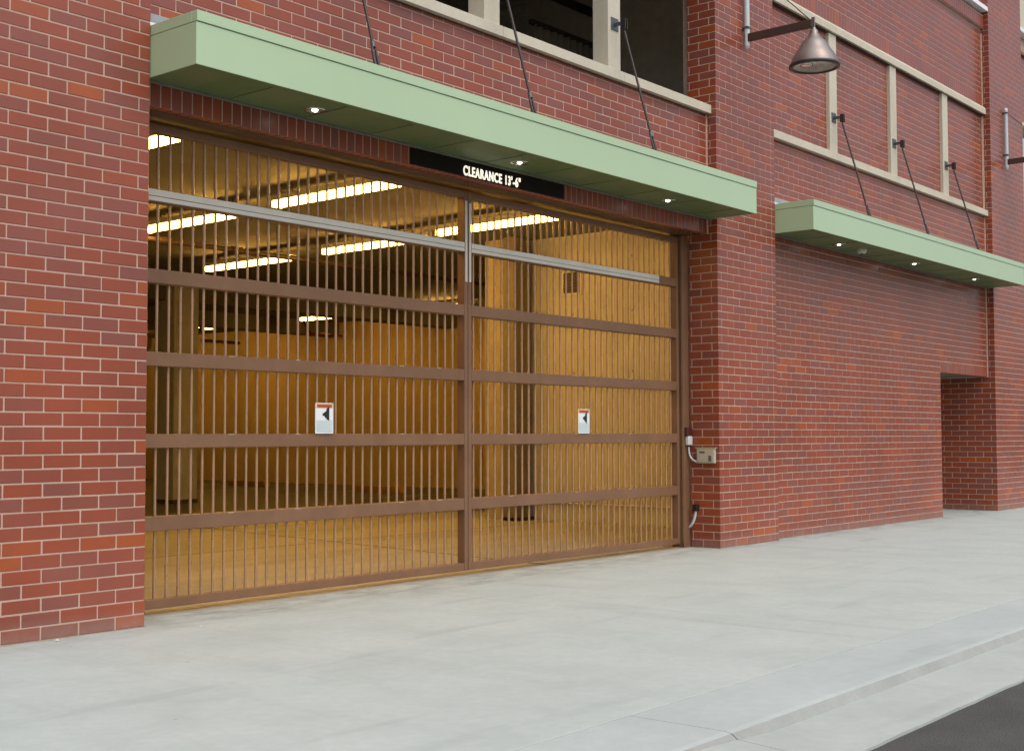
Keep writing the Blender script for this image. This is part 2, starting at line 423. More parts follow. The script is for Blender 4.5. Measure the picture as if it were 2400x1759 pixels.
def del_keys(o):
    for k in ('label', 'category', 'group'):
        if k in o.keys(): del o[k]
ground()

# ================================================================== piers
PIERGRP = 'brick piers of the garage front'
def make_pier(x0, x1, odd1, label, jamb_deep, vis, core):
    p = thing('brick_pier', label, 'pier', ((x0+x1)/2, .2, 0), PIERGRP)
    m = MB()
    for b in core: m.box(*b)
    m.build('mortar', M['mortar'], p)
    lay(p, pier(x0, x1, odd1, TOPK, jamb_deep), vis)
    return p
ZT = TOPK*C
under = lambda b: True
xa0 = -W - PW
# pier A is mirrored: its jamb is on the right, so the pattern is laid from the right edge
def pier_mirror(x0, x1):
    bs = []
    for (a, b, y0, y1, z0, z1) in pier(-x1, -x0, False, TOPK, lambda k: .4316): bs.append((-b, -a, y0, y1, z0, z1))
    return bs
pA = thing('brick_pier', 'red brick pier at the near end, between the photo edge and the bar gate', 'pier', (xa0+PW/2, .2, 0), PIERGRP)
box(xa0+REC, -W-REC, REC, .43, -.03, ZT).build('mortar', M['mortar'], pA)
lay(pA, pier_mirror(xa0, -W), lambda b: b[2] < .01)
pB = make_pier(0, PW, True, 'middle red brick pier with keypad and bell lamp beside the bar gate', lambda k: .4316,
               lambda b: True, [(REC, PW-REC, REC, .43, -.03, ZT), (.095, PW-.2, .43, .55, -.03, ZT)])
XD = 12.2
pC = make_pier(XC, XD, True, 'far red brick pier beside the doorway recess', lambda k: 1.55 if k < 25 else .16,
               lambda b: (b[2] < .01 or b[4] < 2.5) and not (4.25 < b[4] < 4.65), [(XC+REC, XD-REC, REC, .40, -.03, ZT), (XC+REC, XC+.4, .40, 1.55, -.03, 2.54)])

# ================================================================== wall over the gate
ZSOLD = 4.064
wl = thing('brick_wall', 'red brick wall over the bar gate with stone sill and open window bays', 'wall', (-W/2, .2, ZSOLD))
m = MB().box(-W+.002, -.002, YS+REC, .36, ZSOLD+.005, 5.625)
m.box(-W+.002, -.002, YS+REC, .36, 7.74, ZT); m.build('mortar', M['mortar'], wl)
bs = wall_rows(-W+.004, -.010, YS, 43, 55, -5.523)
bs += [(a, b, YS, YS+.092, 55*C+J/2, 5.628) for a, b in cells(-W+.004, -.010, -5.523+L/2)]
bs += wall_rows(-W+.004, -.010, YS, 79, TOPK, -5.523)
sb = soldiers(-W+.004, -.010, YS, ZSOLD, ZSOLD+.295)
lay(wl, bs, lambda b: 4.78 < b[5] < 5.66, 300)
for b in sb:
    brick_obj(b, wl)
bs2 = soldiers(-W+.004, -.010, YS, 7.745, 8.02)
lay(wl, bs2, lambda b: False)
# steel lintel behind the soldiers, soffit of the opening
MB().box(-W+.003, -.003, YS+.095, .66, ZSOLD-.004, ZSOLD+.004).build('lintel', M['glossbrown'], wl)
def sill_prof(z0, z1, zb, yf, yb): return [(yf, z0), (yf, z1-.006), (yf+.008, z1), (yb, zb), (yb, z0+.01), (yf+.05, z0+.01), (yf+.05, z0)]
def stone_sill(x0, x1, joints, parent, z0=5.630, z1=5.742, yf=.068, yb=.40):
    e = [x0] + joints + [x1]
    for a, b in zip(e, e[1:]):
        MB().extr_x(sill_prof(z0, z1, z1+.045, yf, yb), a+.002, b-.002).build('sill', M['stone'], parent)
stone_sill(-W+.003, -.003, [-6.45, -4.23, -2.0], wl)
MULL = [-6.574, -4.352, -2.125]
for x in MULL:
    MB().box(x-.125, x+.125, .118, .345, 5.735, 7.645, c=.006).build('mullion', M['stone'], wl)
MB().extr_x([(.085, 7.645), (.085, 7.735), (.16, 7.742), (.40, 7.742), (.40, 7.645)], -W+.003, -.003).build('stone_band', M['stone'], wl)
MB().box(-.013, -.0006, YS-.014, YS+.02, ZSOLD, 5.63).build('sealant_joint', M['caulk'], wl)
MB().box(-W+.004, -.012, YS-.012, YS-.001, 4.640, 4.735).build('flashing', M['flash'], wl)
MB().box(-W+.004, -.012, YS-.016, YS-.001, 4.735, 4.800).build('cap_flashing', M['flash_grey'], wl)

# ================================================================== wall of the right bay
w2 = thing('brick_wall', 'blind red brick wall with stone framed panels beyond the middle pier', 'wall', (5.9, .2, 0))
X0, X1 = PW, XC; NX = 7.93; NZ = 2.546
m = MB().box(X0-.01, NX-REC, YS+REC, .44, -.03, NZ+.01).box(X0-.01, X1+.003, YS+REC, .44, NZ+.005, 5.66).box(X0-.01, X1+.003, .172+REC, .44, 5.66, 7.69).box(X0-.01, X1+.003, YS+REC, .44, 7.69, 9.60)
m.box(NX-.12, NX-REC, .44, 1.6, -.03, NZ)
m.build('mortar', M['mortar'], w2)
KN = 27
def skip_niche(k, a, b): return [(a, NX-.004)] if k < KN else [(a, b)]
bs = wall_rows(X0+.003, X1-.008, YS, 0, 43, 1.675, skip=skip_niche)
bs += wall_rows(X0+.003, X1-.008, YS, 43, 55, 1.675)
bs += [(a, b, YS, YS+.092, 55*C+J/2, 5.628) for a, b in cells(X0+.003, X1-.008, 1.675+L/2)]
MU2 = [3.715, 5.99, 8.29]
pe = [X0+.003] + [v for q in MU2 for v in (q-.128, q+.128)] + [X1-.008]
YP = .172
for a, b in zip(pe[::2], pe[1::2]): bs += wall_rows(a, b, YP, 57, 75, 1.675, depth=.07)
bs += wall_rows(X0+.003, X1-.008, YS, 79, 91, 1.675)
lay(w2, bs, lambda b: (b[5] < 4.20 and not (b[4] > 3.9 and b[0] > 5)) or 4.78 < b[5] < 5.66, 300)
for b in soldiers(NX+.001, X1-.008, YS, NZ, 2.7375, n=23): brick_obj(b, w2)
lay(w2, soldiers(X0+.003, X1-.008, YS, 7.745, 8.02), lambda b: False)
stone_sill(X0+.003, X1-.003, [q+.13 for q in MU2], w2, yb=.30)
for q in MU2: MB().box(q-.125, q+.125, .118, .30, 5.735, 7.600, c=.006).build('mullion', M['stone'], w2)
MB().extr_x([(.075, 7.600), (.075, 7.700), (.10, 7.742), (.30, 7.742), (.30, 7.600)], X0+.003, X1-.003).build('stone_band', M['stone'], w2)
MB().box(X0+.003, X1-.003, .115, .30, 7.585, 7.600).build('band_shade_strip', M['rod'], w2)  # dark strip drawn in for the shade under the stone band
lay(w2, soldiers(X0+.003, X1-.003, .085, 9.29, 9.52, depth=.20), lambda b: False)
MB().box(X0+.003, X1-.003, .092, .3, 9.285, 9.54).build('projecting_band', M['mortar'], w2)
MB().extr_x([(.0, 9.60), (.0, 9.68), (.03, 9.70), (.42, 9.78), (.42, 9.60)], X0+.003, X1-.003).build('ledge', M['flash'], w2)
MB().box(X1-.013, X1-.0006, YS-.018, YS+.02, NZ, 5.63).build('sealant_joint', M['caulk'], w2)
MB().box(X1-.013, X1-.0006, YS-.018, YS+.02, 5.78, 9.2).build('sealant_joint', M['caulk'], w2)
MB().box(X0+.004, X1-.012, YS-.012, YS-.001, 4.640, 4.735).build('flashing', M['flash'], w2)
MB().box(X0+.004, X1-.012, YS-.016, YS-.001, 4.735, 4.800).build('cap_flashing', M['flash_grey'], w2)
# doorway recess: left cheek, ceiling, door at the back
MB().box(NX-REC, XC+.0, .25, 1.6, NZ-.004, NZ+.10).build('recess_ceiling', M['trim'], w2)
MB().box(NX-.1, XC+.3, 1.55, 1.62, -.03, NZ).build('recess_back', M['mortar'], w2)
dr = MB().box(8.5, 9.5, 1.50, 1.545, .005, 2.1, c=.004).build('door', M['brown'], w2)
MB().tube([(9.4, 1.49, 1.0), (9.4, 1.44, 1.0), (9.3, 1.44, 1.0)], .012, 8).build('door_handle', M['chrome'], dr)

# ================================================================== sliver of the next bay
w3 = thing('brick_wall', 'sliver of wall with cream panel past the far brick pier', 'wall', (14, .2, 0))
MB().box(XD-.01, 16, YS+REC, .42, -.03, 5.45).box(XD-.01, 16, YS+REC, .42, 7.80, 9.7).build('mortar', M['mortar'], w3)
bs = wall_rows(XD+.004, 16, YS, 0, 53, 12.25) + wall_rows(XD+.004, 16, YS, 77, 92, 12.25)
lay(w3, bs, lambda b: False)
MB().extr_x(sill_prof(5.40, 5.50, 5.54, .07, .4), XD+.003, 16).build('sill', M['stone'], w3)
MB().extr_x([(.075, 7.77), (.075, 7.86), (.42, 7.86), (.42, 7.77)], XD+.003, 16).build('stone_band', M['stone'], w3)
MB().box(XD+.003, 16, .09, .3, 9.30, 9.36).build('projecting_band', M['brown'], w3)
MB().extr_x([(.0, 9.70), (.0, 9.78), (.4, 9.80), (.4, 9.70)], XD+.003, 16).build('ledge', M['flash'], w3)
MB().box(XD+.003, 16, .12, .4, 9.80, 11.5).build('cream_panel', M['stone'], w3)

# ================================================================== upper floor behind the window bays
struct(MB().box(-10.1, 1.5, .44, 14, 4.90, 5.25).build('upper_floor', M['ceilconc']))
struct(MB().box(-10.1, 1.5, .42, 14, 8.40, 8.60).build('upper_ceiling', M['darkroom']))
struct(MB().box(-10.1, 1.5, 9.8, 10, 5.25, 8.40).build('upper_back_wall', M['darkroom']))
struct(MB().box(-10.3, -10.1, .42, 14, 4.90, 8.40).build('upper_side_wall', M['darkroom']))
struct(MB().box(1.5, 1.7, .42, 14, 4.90, 8.40).build('upper_side_wall', M['darkroom']))
o = MB().tube([(-10, 3.0, 7.95), (1.4, 3.0, 7.95)], .07, 10)
t = thing('sprinkler_pipe', 'black sprinkler pipe under the upper storey ceiling', 'pipe', (-4, 3, 7.95)); o.build('pipe', M['black'], t)
for x in (-7.5, -4.6, -1.2): MB().tube([(x, 3.0, 7.95), (x, 3.0, 8.40)], .012, 6).build('hanger', M['black'], t)
t = thing('corrugated_panel', 'dim corrugated sheet standing inside the upper window bay', 'panel', (.2, 2.6, 5.25))
vs = []; n = 44
for i in range(n+1):
    x = -.55 + 1.75*i/n; y = 2.6 + (.03 if (i//2) % 2 else -.03)
    vs += [(x, y, 5.25), (x, y, 7.2)]
MB().add(vs, [(2*i, 2*i+2, 2*i+3, 2*i+1) for i in range(n)]).build('sheet', M['panelsteel'], t)
MB().box(-.60, 1.25, 2.56, 2.64, 7.2, 7.26).build('top_rail', M['rod'], t)

# ================================================================== garage interior
ZC = 4.86
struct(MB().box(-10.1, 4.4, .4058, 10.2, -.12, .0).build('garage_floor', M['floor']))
struct(MB().box(4.402, 14.4, 5.41, 42, -.12, -.002).box(-10.1, 4.402, 10.202, 42, -.12, -.002).build('garage_floor_far', M['floor_dim']))
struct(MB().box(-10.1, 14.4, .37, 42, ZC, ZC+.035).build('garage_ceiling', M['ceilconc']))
rw = MB().box(3.05, 3.25, .44, 5.70, .0, ZC).build('garage_wall', M['wallconc']); struct(rw)
# form tie holes and panel joints on the right garage wall
for i, y in enumerate((1.0, 2.2, 3.4, 4.6)):
    for z in (.5, 1.5, 2.5, 3.5, 4.4):
        MB().tube([(3.046, y, z), (3.07, y, z)], .013, 8).build('tie_hole', M['soil'], rw)
struct(MB().box(2.62, 3.25, 5.70, 6.22, 0, ZC).build('garage_wall_return', M['colpale']))
struct(MB().box(12.0, 12.3, 5.4, 42, .0, ZC).build('garage_far_wall', M['wallpaint']))
struct(MB().box(-10.1, 12.3, 41.8, 42, 0, ZC).build('garage_back_wall', M['wallpaint']))
struct(MB().box(-10.3, -10.1, .42, 42, -.1, ZC).build('garage_side_wall', M['wallconc']))
struct(MB().box(3.25, 12.0, 5.4, 5.6, 0, ZC).build('garage_cross_wall', M['wallpaint']))
struct(MB().box(1.55, 3.06, .44, .60, 0, ZC).build('garage_front_return', M['wallconc']))
struct(MB().box(-10.1, -8.58, .44, .60, 0, ZC).build('garage_front_return', M['wallconc']))
for y in (15.3, 20.1, 29.6):
    struct(MB().box(-10.1, 12, y, y+.55, ZC-.42, ZC+.001, c=0).build('ceiling_beam', M['ceilconc']))
def concrete_column(x, y, label):
    t = thing('concrete_column', label, 'column', (x, y, 0), 'columns inside the garage')
    MB().box(x-.32, x+.32, y-.32, y+.32, .0, ZC-.001, c=.02).build('shaft', M['wallconc'], t)
    MB().box(x-.34, x+.34, y-.34, y+.34, .0, .08, c=.01).build('base_band', M['dark_base'], t)
concrete_column(2.75, 15.3, 'pale concrete column inside the garage near the near brick pier')
t = thing('dark_return_box', 'dark brown box forming the front face of the wall return behind the far leaf', 'column', (2.83, 5.6, 0))
MB().box(2.47, 2.90, 5.42, 5.69, .0, ZC-.001, c=.01).build('shaft', M['return_tone'], t)  # dark box forms the darker front face of the wall return
MB().box(2.47, 2.99, 5.39, 5.699, .0005, .06, c=.005).build('base_plate', M['rod'], t)  # belongs to the dark box of the wall return
def vent_grille():
    t = thing('vent_grille', 'dark louvred vent in a pale frame high on the garage wall', 'vent', (3.05, 4.62, 3.87))
    a, b, z0, z1 = 4.45, 4.80, 3.87, 4.22
    MB().box(3.035, 3.05, a, b, z0, z1).build('backing', M['black'], t)
    fr = MB().box(3.02, 3.05, a-.03, a, z0-.03, z1+.03).box(3.02, 3.05, b, b+.03, z0-.03, z1+.03).box(3.02, 3.05, a, b, z0-.03, z0).box(3.02, 3.05, a, b, z1, z1+.03)
    fr.build('frame', M['housing'], t)
    for i in range(6): MB().box(3.022, 3.036, a, b, z0+.02+i*.055, z0+.035+i*.055).build('slat', M['firepipe'], t)
vent_grille()
def light_fixture(x, y0, y1, label):
    z = 4.68 if x > 5 else 4.60
    t = thing('strip_light', label, 'ceiling light', (x, (y0+y1)/2, z), 'fluorescent strip lights in the garage')
    MB().box(x-.095, x+.095, y0, y1, z+.0635, z+.14, c=.006).build('housing', M['housing'], t)
    m = MB().extr_x([(-.06, .062), (-.085, .035), (-.075, .0), (-.04, -.018), (.04, -.018), (.075, 0), (.085, .035), (.06, .062)], y0+.02, y1-.02)
    m.v = [(x+b, a, z+c) for a, b, c in m.v]; m.build('diffuser', M['tube'], t)
    for y in (y0+.01, y1-.01): MB().box(x-.092, x+.092, y-.010, y+.010, z-.024, z+.06).build('socket', M['housing'], t)
    for y in (y0+.35, y1-.35): MB().tube([(x, y, z+.14), (x, y, ZC)], .006, 6).build('hanger', M['rod'], t)
FX = [(-6.28, 1.25, 3.69, 'bright strip light in the top corner of the gate beside the near pier'),
      (-2.98, 2.75, 5.19, 'strip light behind the top of the gate, closest to the clearance sign'),
      (.30, 2.75, 5.19, 'strip light behind the far gate leaf, right of the centre stile'),
      (-2.85, 5.95, 8.39, 'strip light under the pale rail close to the near pier'),
      (.55, 5.65, 8.09, 'strip light under the pale rail just short of the centre stile'),
      (.66, 9.0, 11.5, 'low strip light just above the second brown rail of the near leaf'),
      (9.45, 17.35, 18.85, 'small distant strip light hanging before the tan far wall'),
      (9.45, 12.6, 14.1, 'strip light end peeping above the second rail at the centre stile'),
      (9.45, 22.2, 23.9, 'faintest strip light in the depth of the garage beside the column'),
      (9.45, 27.0, 28.5, 'unseen strip light added behind the pale concrete column')]  # last one is added out of view to light the far wall
for x, y0, y1, lb in FX: light_fixture(x, y0, y1, lb)
def pipe_run(name, label, pts, r, mat, couplings=()):
    t = thing(name, label, 'pipe', pts[0]); MB().tube(pts, r, 10).build('pipe', M[mat], t)
    for p, q in couplings: MB().tube([p, q], r*1.5, 10).build('coupling', M[mat], t)
    for p in pts[1:-1]: MB().tube([Vector(p)-Vector((.06, 0, 0)), Vector(p)+Vector((.06, 0, 0))], r*1.35, 8).build('elbow', M[mat], t)
pipe_run('sprinkler_pipe', 'dark sprinkler pipe crossing the garage ceiling behind the gate', [(-9.9, 8.42, 4.50), (11.9, 8.42, 4.50)], .045, 'firepipe',
         [((-1.2, 8.42, 4.5), (-1.0, 8.42, 4.5)), ((-2.6, 8.42, 4.5), (-2.4, 8.42, 4.5))])
pipe_run('sprinkler_pipe', 'dark bent pipe before the tan wall beside the garage column', [(7.2, 20.9, 4.43), (7.60, 20.9, 4.42), (7.66, 20.9, 4.12), (8.9, 20.9, 4.11)], .045, 'firepipe')
pipe_run('sprinkler_pipe', 'red pipe with dark branch hanging by the small distant light', [(7.9, 17.0, 4.45), (8.05, 17.0, 4.2), (8.2, 17.0, 4.14), (9.25, 17.0, 4.14)], .035, 'redpipe')
pipe_run('conduit_pipe', 'thin twin conduit along the foot of the garage side wall', [(3.02, .8, .30), (3.02, 5.6, .30)], .012, 'housing')
def wheel_stop(x, y0, y1, label):
    t = thing('wheel_stop', label, 'wheel stop', (x, (y0+y1)/2, 0), 'wheel stops before the far garage wall')
    vs = [(y0, 0), (y0+.06, .16), (y1-.06, .16), (y1, 0)]
    MB().add([(x-.10, y, z) for y, z in vs] + [(x+.10, y, z) for y, z in vs], [(0, 1, 2, 3), (7, 6, 5, 4), (0, 4, 5, 1), (1, 5, 6, 2), (2, 6, 7, 3)]).build('bar', M['stoppaint'], t)
wheel_stop(9.65, 20.5, 22.2, 'concrete wheel stop farther back, nearer the garage column')
wheel_stop(9.05, 14.5, 16.3, 'concrete wheel stop closer to the gate centre stile')
for a, b in (((-3.0, .5), (-1.55, 9.6)), ((-9.9, 4.6), (2.9, 4.9))):
    d = Vector((b[0]-a[0], b[1]-a[1], 0)).normalized(); q = Vector((-d.y, d.x, 0))*.02
    struct(MB().add([(a[0]-q.x, a[1]-q.y, .003), (b[0]-q.x, b[1]-q.y, .003), (b[0]+q.x, b[1]+q.y, .003), (a[0]+q.x, a[1]+q.y, .003)], [(0, 1, 2, 3)]).build('floor_joint', M['dark_base']))
for i, y in enumerate((13.2, 16.4, 19.6, 22.8)):
    struct(MB().add([(6.2, y, .004), (11.4, y, .004), (11.4, y+.11, .004), (6.2, y+.11, .004)], [(0, 1, 2, 3)]).build('parking_line', M['line']))

# ================================================================== gate
gate = thing('bar_gate', 'brown steel bar gate closing the garage opening between two brick piers', 'gate', (-4.3, .55, 0))
RAIL = [(3.382, 3.490), (2.712, 2.828), (2.028, 2.145), (1.355, 1.470), (.676, .796)]
YG0, YG1 = .50, .60
for x0, x1, s0, s1, b0 in ((-8.42, -4.312, -8.47, -4.312, -8.141), (-4.304, -.16, -4.304, -.16, -4.17)):
    lx0, lx1 = s0, s1
    MB().box(lx0, lx0+.052, YG0-.002, YG1+.002, .045, 4.035, c=.004).build('stile', M['brown'], gate)
    MB().box(lx1-.052, lx1, YG0-.002, YG1+.002, .045, 4.035, c=.004).build('stile', M['brown'], gate)
    a, b = lx0+.052, lx1-.052
    for z0, z1 in RAIL + [(.045, .122), (3.965, 4.033)]:
        MB().box(a+.0005, b-.0005, YG0+.001, YG1-.001, z0, z1, c=.004).build('rail', M['brown'], gate)
    i = 0
    while b0 + i*.1175 < b - .04:
        x = b0 + i*.1175
        MB().tube([(x, .55, .10), (x, .55, 3.98)], .0122, 10, False).build('bar', M['barpaint'], gate); i += 1
    # thin pale boxes along the front of the upper rail
    e = min(b, -.62)
    m = MB().box(a+.001, e, YG0-.006, YG0+.0005, 3.432, 3.486, c=.002); m.build('pale_strip', M['pale_grey'], gate)
    m = MB().box(a+.001, e, YG0-.006, YG0+.0005, 3.390, 3.427, c=.002); m.build('pale_strip', M['pale_grey'], gate)
MB().box(-4.356, -4.322, YG0-.008, YG0-.0025, 3.07, 3.93, c=.001).build('pale_strip', M['pale_grey'], gate)  # pale boxes on the upper part of the two centre stiles
MB().box(-4.294, -4.262, YG0-.008, YG0-.0025, 3.07, 3.91, c=.001).build('pale_strip', M['pale_grey'], gate)
# little weld tabs on the rails
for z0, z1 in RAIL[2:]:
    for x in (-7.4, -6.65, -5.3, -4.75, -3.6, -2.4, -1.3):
        MB().box(x-.03, x+.03, YG0-.003, YG0+.002, z1-.006, z1-.002).build('weld_tab', M['pale_grey'], gate)
for x0, x1, lb in ((-.141, -.006, 'brown steel gate post against the middle brick pier'),):
    t = thing('gate_post', lb, 'post', (x0, .48, 0))
    MB().box(x0, x1, .448, .640, 0, 4.05, c=.006).build('shaft', M['brown'], t)
    MB().box(x0-.012, x0-.0005, .462, .472, .05, 4.0).build('guide_flange', M['brown'], t)
    MB().box(x0-.02, x1-.001, .440, .4475, 0, .10, c=.002).build('foot_plate', M['brown'], t)

# ================================================================== canopies
def canopy(x0, x1, label, nlights, smoke, rods):
    YF, YB, ZB, ZK, ZTOP = -.575, YS-.018, 4.2445, 4.572, 4.655
    t = thing('entrance_canopy', label, 'canopy', ((x0+x1)/2, -.2, ZB), 'flat green canopies on the garage front')
    th = .012
    MB().box(x0, x1, YF, YF+th, ZB, ZK-.006).build('front_fascia', M['green'], t)
    MB().box(x0, x0+th, YF+th, YB, ZB, ZK-.006).build('end_fascia', M['green'], t)
    MB().box(x1-th, x1, YF+th, YB, ZB, ZK-.006).build('end_fascia', M['green'], t)
    MB().box(x0, x1, YF-.010, YF+.06, ZK, ZTOP, c=.003).build('front_cap', M['green'], t)
    MB().box(x0, x0+.05, YF+.0605, YB, ZK, ZTOP, c=.003).build('end_cap', M['green'], t)
    MB().box(x1-.05, x1, YF+.0605, YB, ZK, ZTOP, c=.003).build('end_cap', M['green'], t)
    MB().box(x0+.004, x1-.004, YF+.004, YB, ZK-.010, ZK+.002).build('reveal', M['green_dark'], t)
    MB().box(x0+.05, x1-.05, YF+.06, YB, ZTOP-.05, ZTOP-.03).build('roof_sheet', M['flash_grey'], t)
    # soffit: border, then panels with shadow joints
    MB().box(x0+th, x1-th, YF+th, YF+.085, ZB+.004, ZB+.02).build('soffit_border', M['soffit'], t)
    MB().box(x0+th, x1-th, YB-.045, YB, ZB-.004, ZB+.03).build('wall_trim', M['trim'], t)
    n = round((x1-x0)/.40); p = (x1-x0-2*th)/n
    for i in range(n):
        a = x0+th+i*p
        MB().box(a+.003, a+p-.003, YF+.088, YB-.047, ZB+.010+(.004 if i % 2 else 0), ZB+.022).build('soffit_panel', M['soffit'] if i % 2 else M['soffit_reflect'], t)
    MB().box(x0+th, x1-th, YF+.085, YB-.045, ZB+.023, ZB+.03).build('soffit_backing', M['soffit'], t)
    for x in nlights:
        d = MB().lathe([(.075, 0), (.092, -.004), (.096, 0), (.096, .006)], (x, -.175, ZB+.008), 28).build('downlight', M['chrome'], t)
        MB().lathe([(.075, 0), (.06, .05), (.035, .09), (.001, .095)], (x, -.175, ZB+.008), 24).build('reflector', M['chrome'], d)
        MB().lathe([(.001, -.022), (.022, -.014), (.034, .008), (.026, .04), (.001, .055)], (x, -.175, ZB+.016), 16).build('bulb', M['bulb'], d)
    if smoke:
        d = MB().lathe([(.001, -.055), (.045, -.052), (.07, -.03), (.075, 0), (.075, .012)], (smoke, -.20, ZB+.005), 24).build('detector', M['housing'], t)
        MB().lathe([(.001, -.075), (.022, -.07), (.03, -.052)], (smoke, -.20, ZB+.005), 16).build('detector_lens', M['black'], d)
    for x, zt in rods:
        lo = Vector((x, -.46, ZTOP-.02)); hi = Vector((x, -.01, 6.235)); d = (hi-lo).normalized()
        r = MB().tube([lo+d*.27, hi-d*.05], .0135, 10).build('hanger_rod', M['rod'], t)
        MB().tube([lo+d*.25, lo+d*.30], .022, 10).build('jam_nut', M['bracket'], r)
        for s in (-.022, .022):
            q = lo + Vector((s, 0, 0)); MB().tube([q+d*.02, q+d*.10, q+d*.25], [.013, .016, .010], 8).build('turnbuckle_side', M['rod'], r)
        MB().box(x-.05, x+.05, -.53, -.39, ZTOP-.032, ZTOP+.012, c=.003).build('base_plate', M['rod'], r)
        MB().tube([(x-.05, -.455, ZTOP+.03), (x+.05, -.455, ZTOP+.03)], .014, 8).build('pin', M['rod'], r)
        MB().box(x-.075, x+.075, .108, .1175, 6.215, 6.365, c=.003).build('wall_plate', M['bracket'], r)
        MB().box(x-.012, x+.012, -.03, .1075, 6.262, 6.305, c=.002).build('lug', M['bracket'], r)
        for s in (-.02, .02): MB().box(x+s-.006, x+s+.006, -.055, .005, 6.20, 6.325, c=.002).build('clevis', M['rod'], r)
    return t
canopy(-W+.004, -.004, 'long flat green canopy over the bar gate', (-7.064, -4.267, -1.452), None, [(x, 0) for x in MULL])
canopy(PW+.004, XC-.004, 'far green canopy over the blind brick wall', (3.213, 6.034, 8.79), 3.95, [(x, 0) for x in MU2])

# ================================================================== signs
t = thing('clearance_sign', 'black sign with cream clearance lettering over the gate', 'sign', (-4.33, .13, 4.08))
MB().box(-5.551, -3.108, .128, YS-.0015, 4.078, 4.235, c=.002).build('panel', M['signblack'], t)
def text(body, size, loc, sx, mat, parent, ext=.004, off=0.0):
    cu = bpy.data.curves.new('lettering', 'FONT'); cu.body = body; cu.size = size; cu.extrude = ext; cu.offset = off; cu.space_character = 1.16
    o = bpy.data.objects.new('tmp', cu); COL.objects.link(o)
    bpy.context.view_layer.update()
    me = bpy.data.meshes.new_from_object(o.evaluated_get(bpy.context.evaluated_depsgraph_get())); bpy.data.objects.remove(o)
    xs = [v.co.x for v in me.vertices]; ys = [v.co.y for v in me.vertices]
    a, b_ = min(xs), max(xs); c_, d_ = min(ys), max(ys)
    (X0_, X1_), Y_, (Z0_, Z1_) = loc
    for v in me.vertices:
        x, y, z = v.co
        v.co = (X0_ + (x-a)/(b_-a)*(X1_-X0_), Y_ - z, Z0_ + (y-c_)/(d_-c_)*(Z1_-Z0_))
    # one part per letter: split the outline mesh into its connected pieces
    par = list(range(len(me.vertices)))
    def root(i):
        while par[i] != i: par[i] = par[par[i]]; i = par[i]
        return i
    for e_ in me.edges: par[root(e_.vertices[0])] = root(e_.vertices[1])
    pieces = {}
    for p_ in me.polygons: pieces.setdefault(root(p_.vertices[0]), []).append(tuple(p_.vertices))
    for fs in pieces.values():
        ids = sorted({i for f in fs for i in f}); mp = {i: k for k, i in enumerate(ids)}
        MB().add([tuple(me.vertices[i].co) for i in ids], [tuple(mp[i] for i in f) for f in fs]).build('letter', M[mat], parent)
    bpy.data.meshes.remove(me)
text("CLEARANCE 13'-6\"", .14, ((-4.80, -3.885), .1235, (4.084, 4.190)), 1, 'litletter', t, .003, .0034)
def warn(x0, x1, z0, z1, label):
    t = thing('warning_sign', label, 'sign', ((x0+x1)/2, .49, z0), 'warning signs wired to the gate')
    y = YG0-.014; wd, h = x1-x0, z1-z0
    MB().box(x0, x1, y-.003, y, z0, z1, c=.001).build('plate', M['signwhite'], t)
    MB().box(x0+.001, x1-.001, y-.0042, y-.0032, z1-.052, z1-.001).build('header_border', M['signborder'], t)
    MB().box(x0+.02, x1-.02, y-.0056, y-.0045, z1-.044, z1-.014).build('header', M['signred'], t)
    MB().box(x0+.012, x1-.012, y-.0042, y-.0032, z0+.01, z0+h*.44).build('text_box', M['signgrey'], t)
    for i in range(5): MB().box(x0+.024, x1-.024-.02*(i % 3), y-.0056, y-.0045, z0+.022+i*.02, z0+.028+i*.02).build('text_line', M['signtext'], t)
    # black pictogram: figure against a closing gate edge
    cx, cz = x0+wd*.56, z0+h*.63; s = .0265
    def P(pts): return [(cx+a*s, cz+b*s) for a, b in pts]
    MB().prism(P([(.4, -1.9), (1.7, -1.9), (1.7, 2.6), (1.0, 2.4), (.35, 1.7), (.3, 1.0), (.4, 0)]), y-.0056, y-.0045).build('pictogram', M['black'], t)
    MB().prism(P([(-.2, -1.3), (1.0, -1.3), (1.0, .6), (.5, 1.1), (-.1, .9), (-.9, .5), (-1.5, -.1), (-1.3, -.5), (-.5, -.6)]), y-.0057, y-.0046).build('pictogram', M['black'], t)
    MB().prism(P([(1.0, -1.9), (1.7, -2.3), (1.7, -1.9)]), y-.0058, y-.0047).build('pictogram', M['black'], t)
    for xx in (x0+.02, x1-.02): MB().tube([(xx, y-.006, z1-.008), (xx, y, z1-.008)], .004, 6).build('rivet', M['bracket'], t)
warn(-6.454, -6.230, 1.472, 1.757, 'white warning sign with red header on the near gate leaf')
warn(-2.388, -2.164, 1.472, 1.757, 'white warning sign with red header on the far gate leaf')

# ================================================================== fittings on the pier
t = thing('keypad_box', 'beige entry keypad box on the side of the middle brick pier', 'keypad', (-.03, .18, 1.08))
MB().box(-.055, -.0045, .045, .312, 1.085, 1.278, c=.008).build('case', M['beige'], t)
MB().box(-.062, -.054, .06, .295, 1.10, 1.262, c=.004).build('cover', M['beige'], t)
MB().box(-.0655, -.0615, .185, .262, 1.215, 1.240).build('display', M['greyplastic'], t)
MB().box(-.0655, -.0615, .085, .13, 1.112, 1.185, c=.002).build('card_slot', M['greyplastic'], t)
MB().box(-.0645, -.0615, .16, .27, 1.15, 1.156).build('label_strip', M['signborder'], t)
MB().box(-.061, -.0045, .03, .33, 1.2785, 1.288, c=.002).build('hood', M['beige'], t)
t = thing('sensor_box', 'dark red sensor box over a white housing on the gate post', 'sensor', (-.06, .42, 1.31))
MB().box(-.130, -.012, .395, .4468, 1.438, 1.548, c=.005).build('body', M['redbrown'], t)
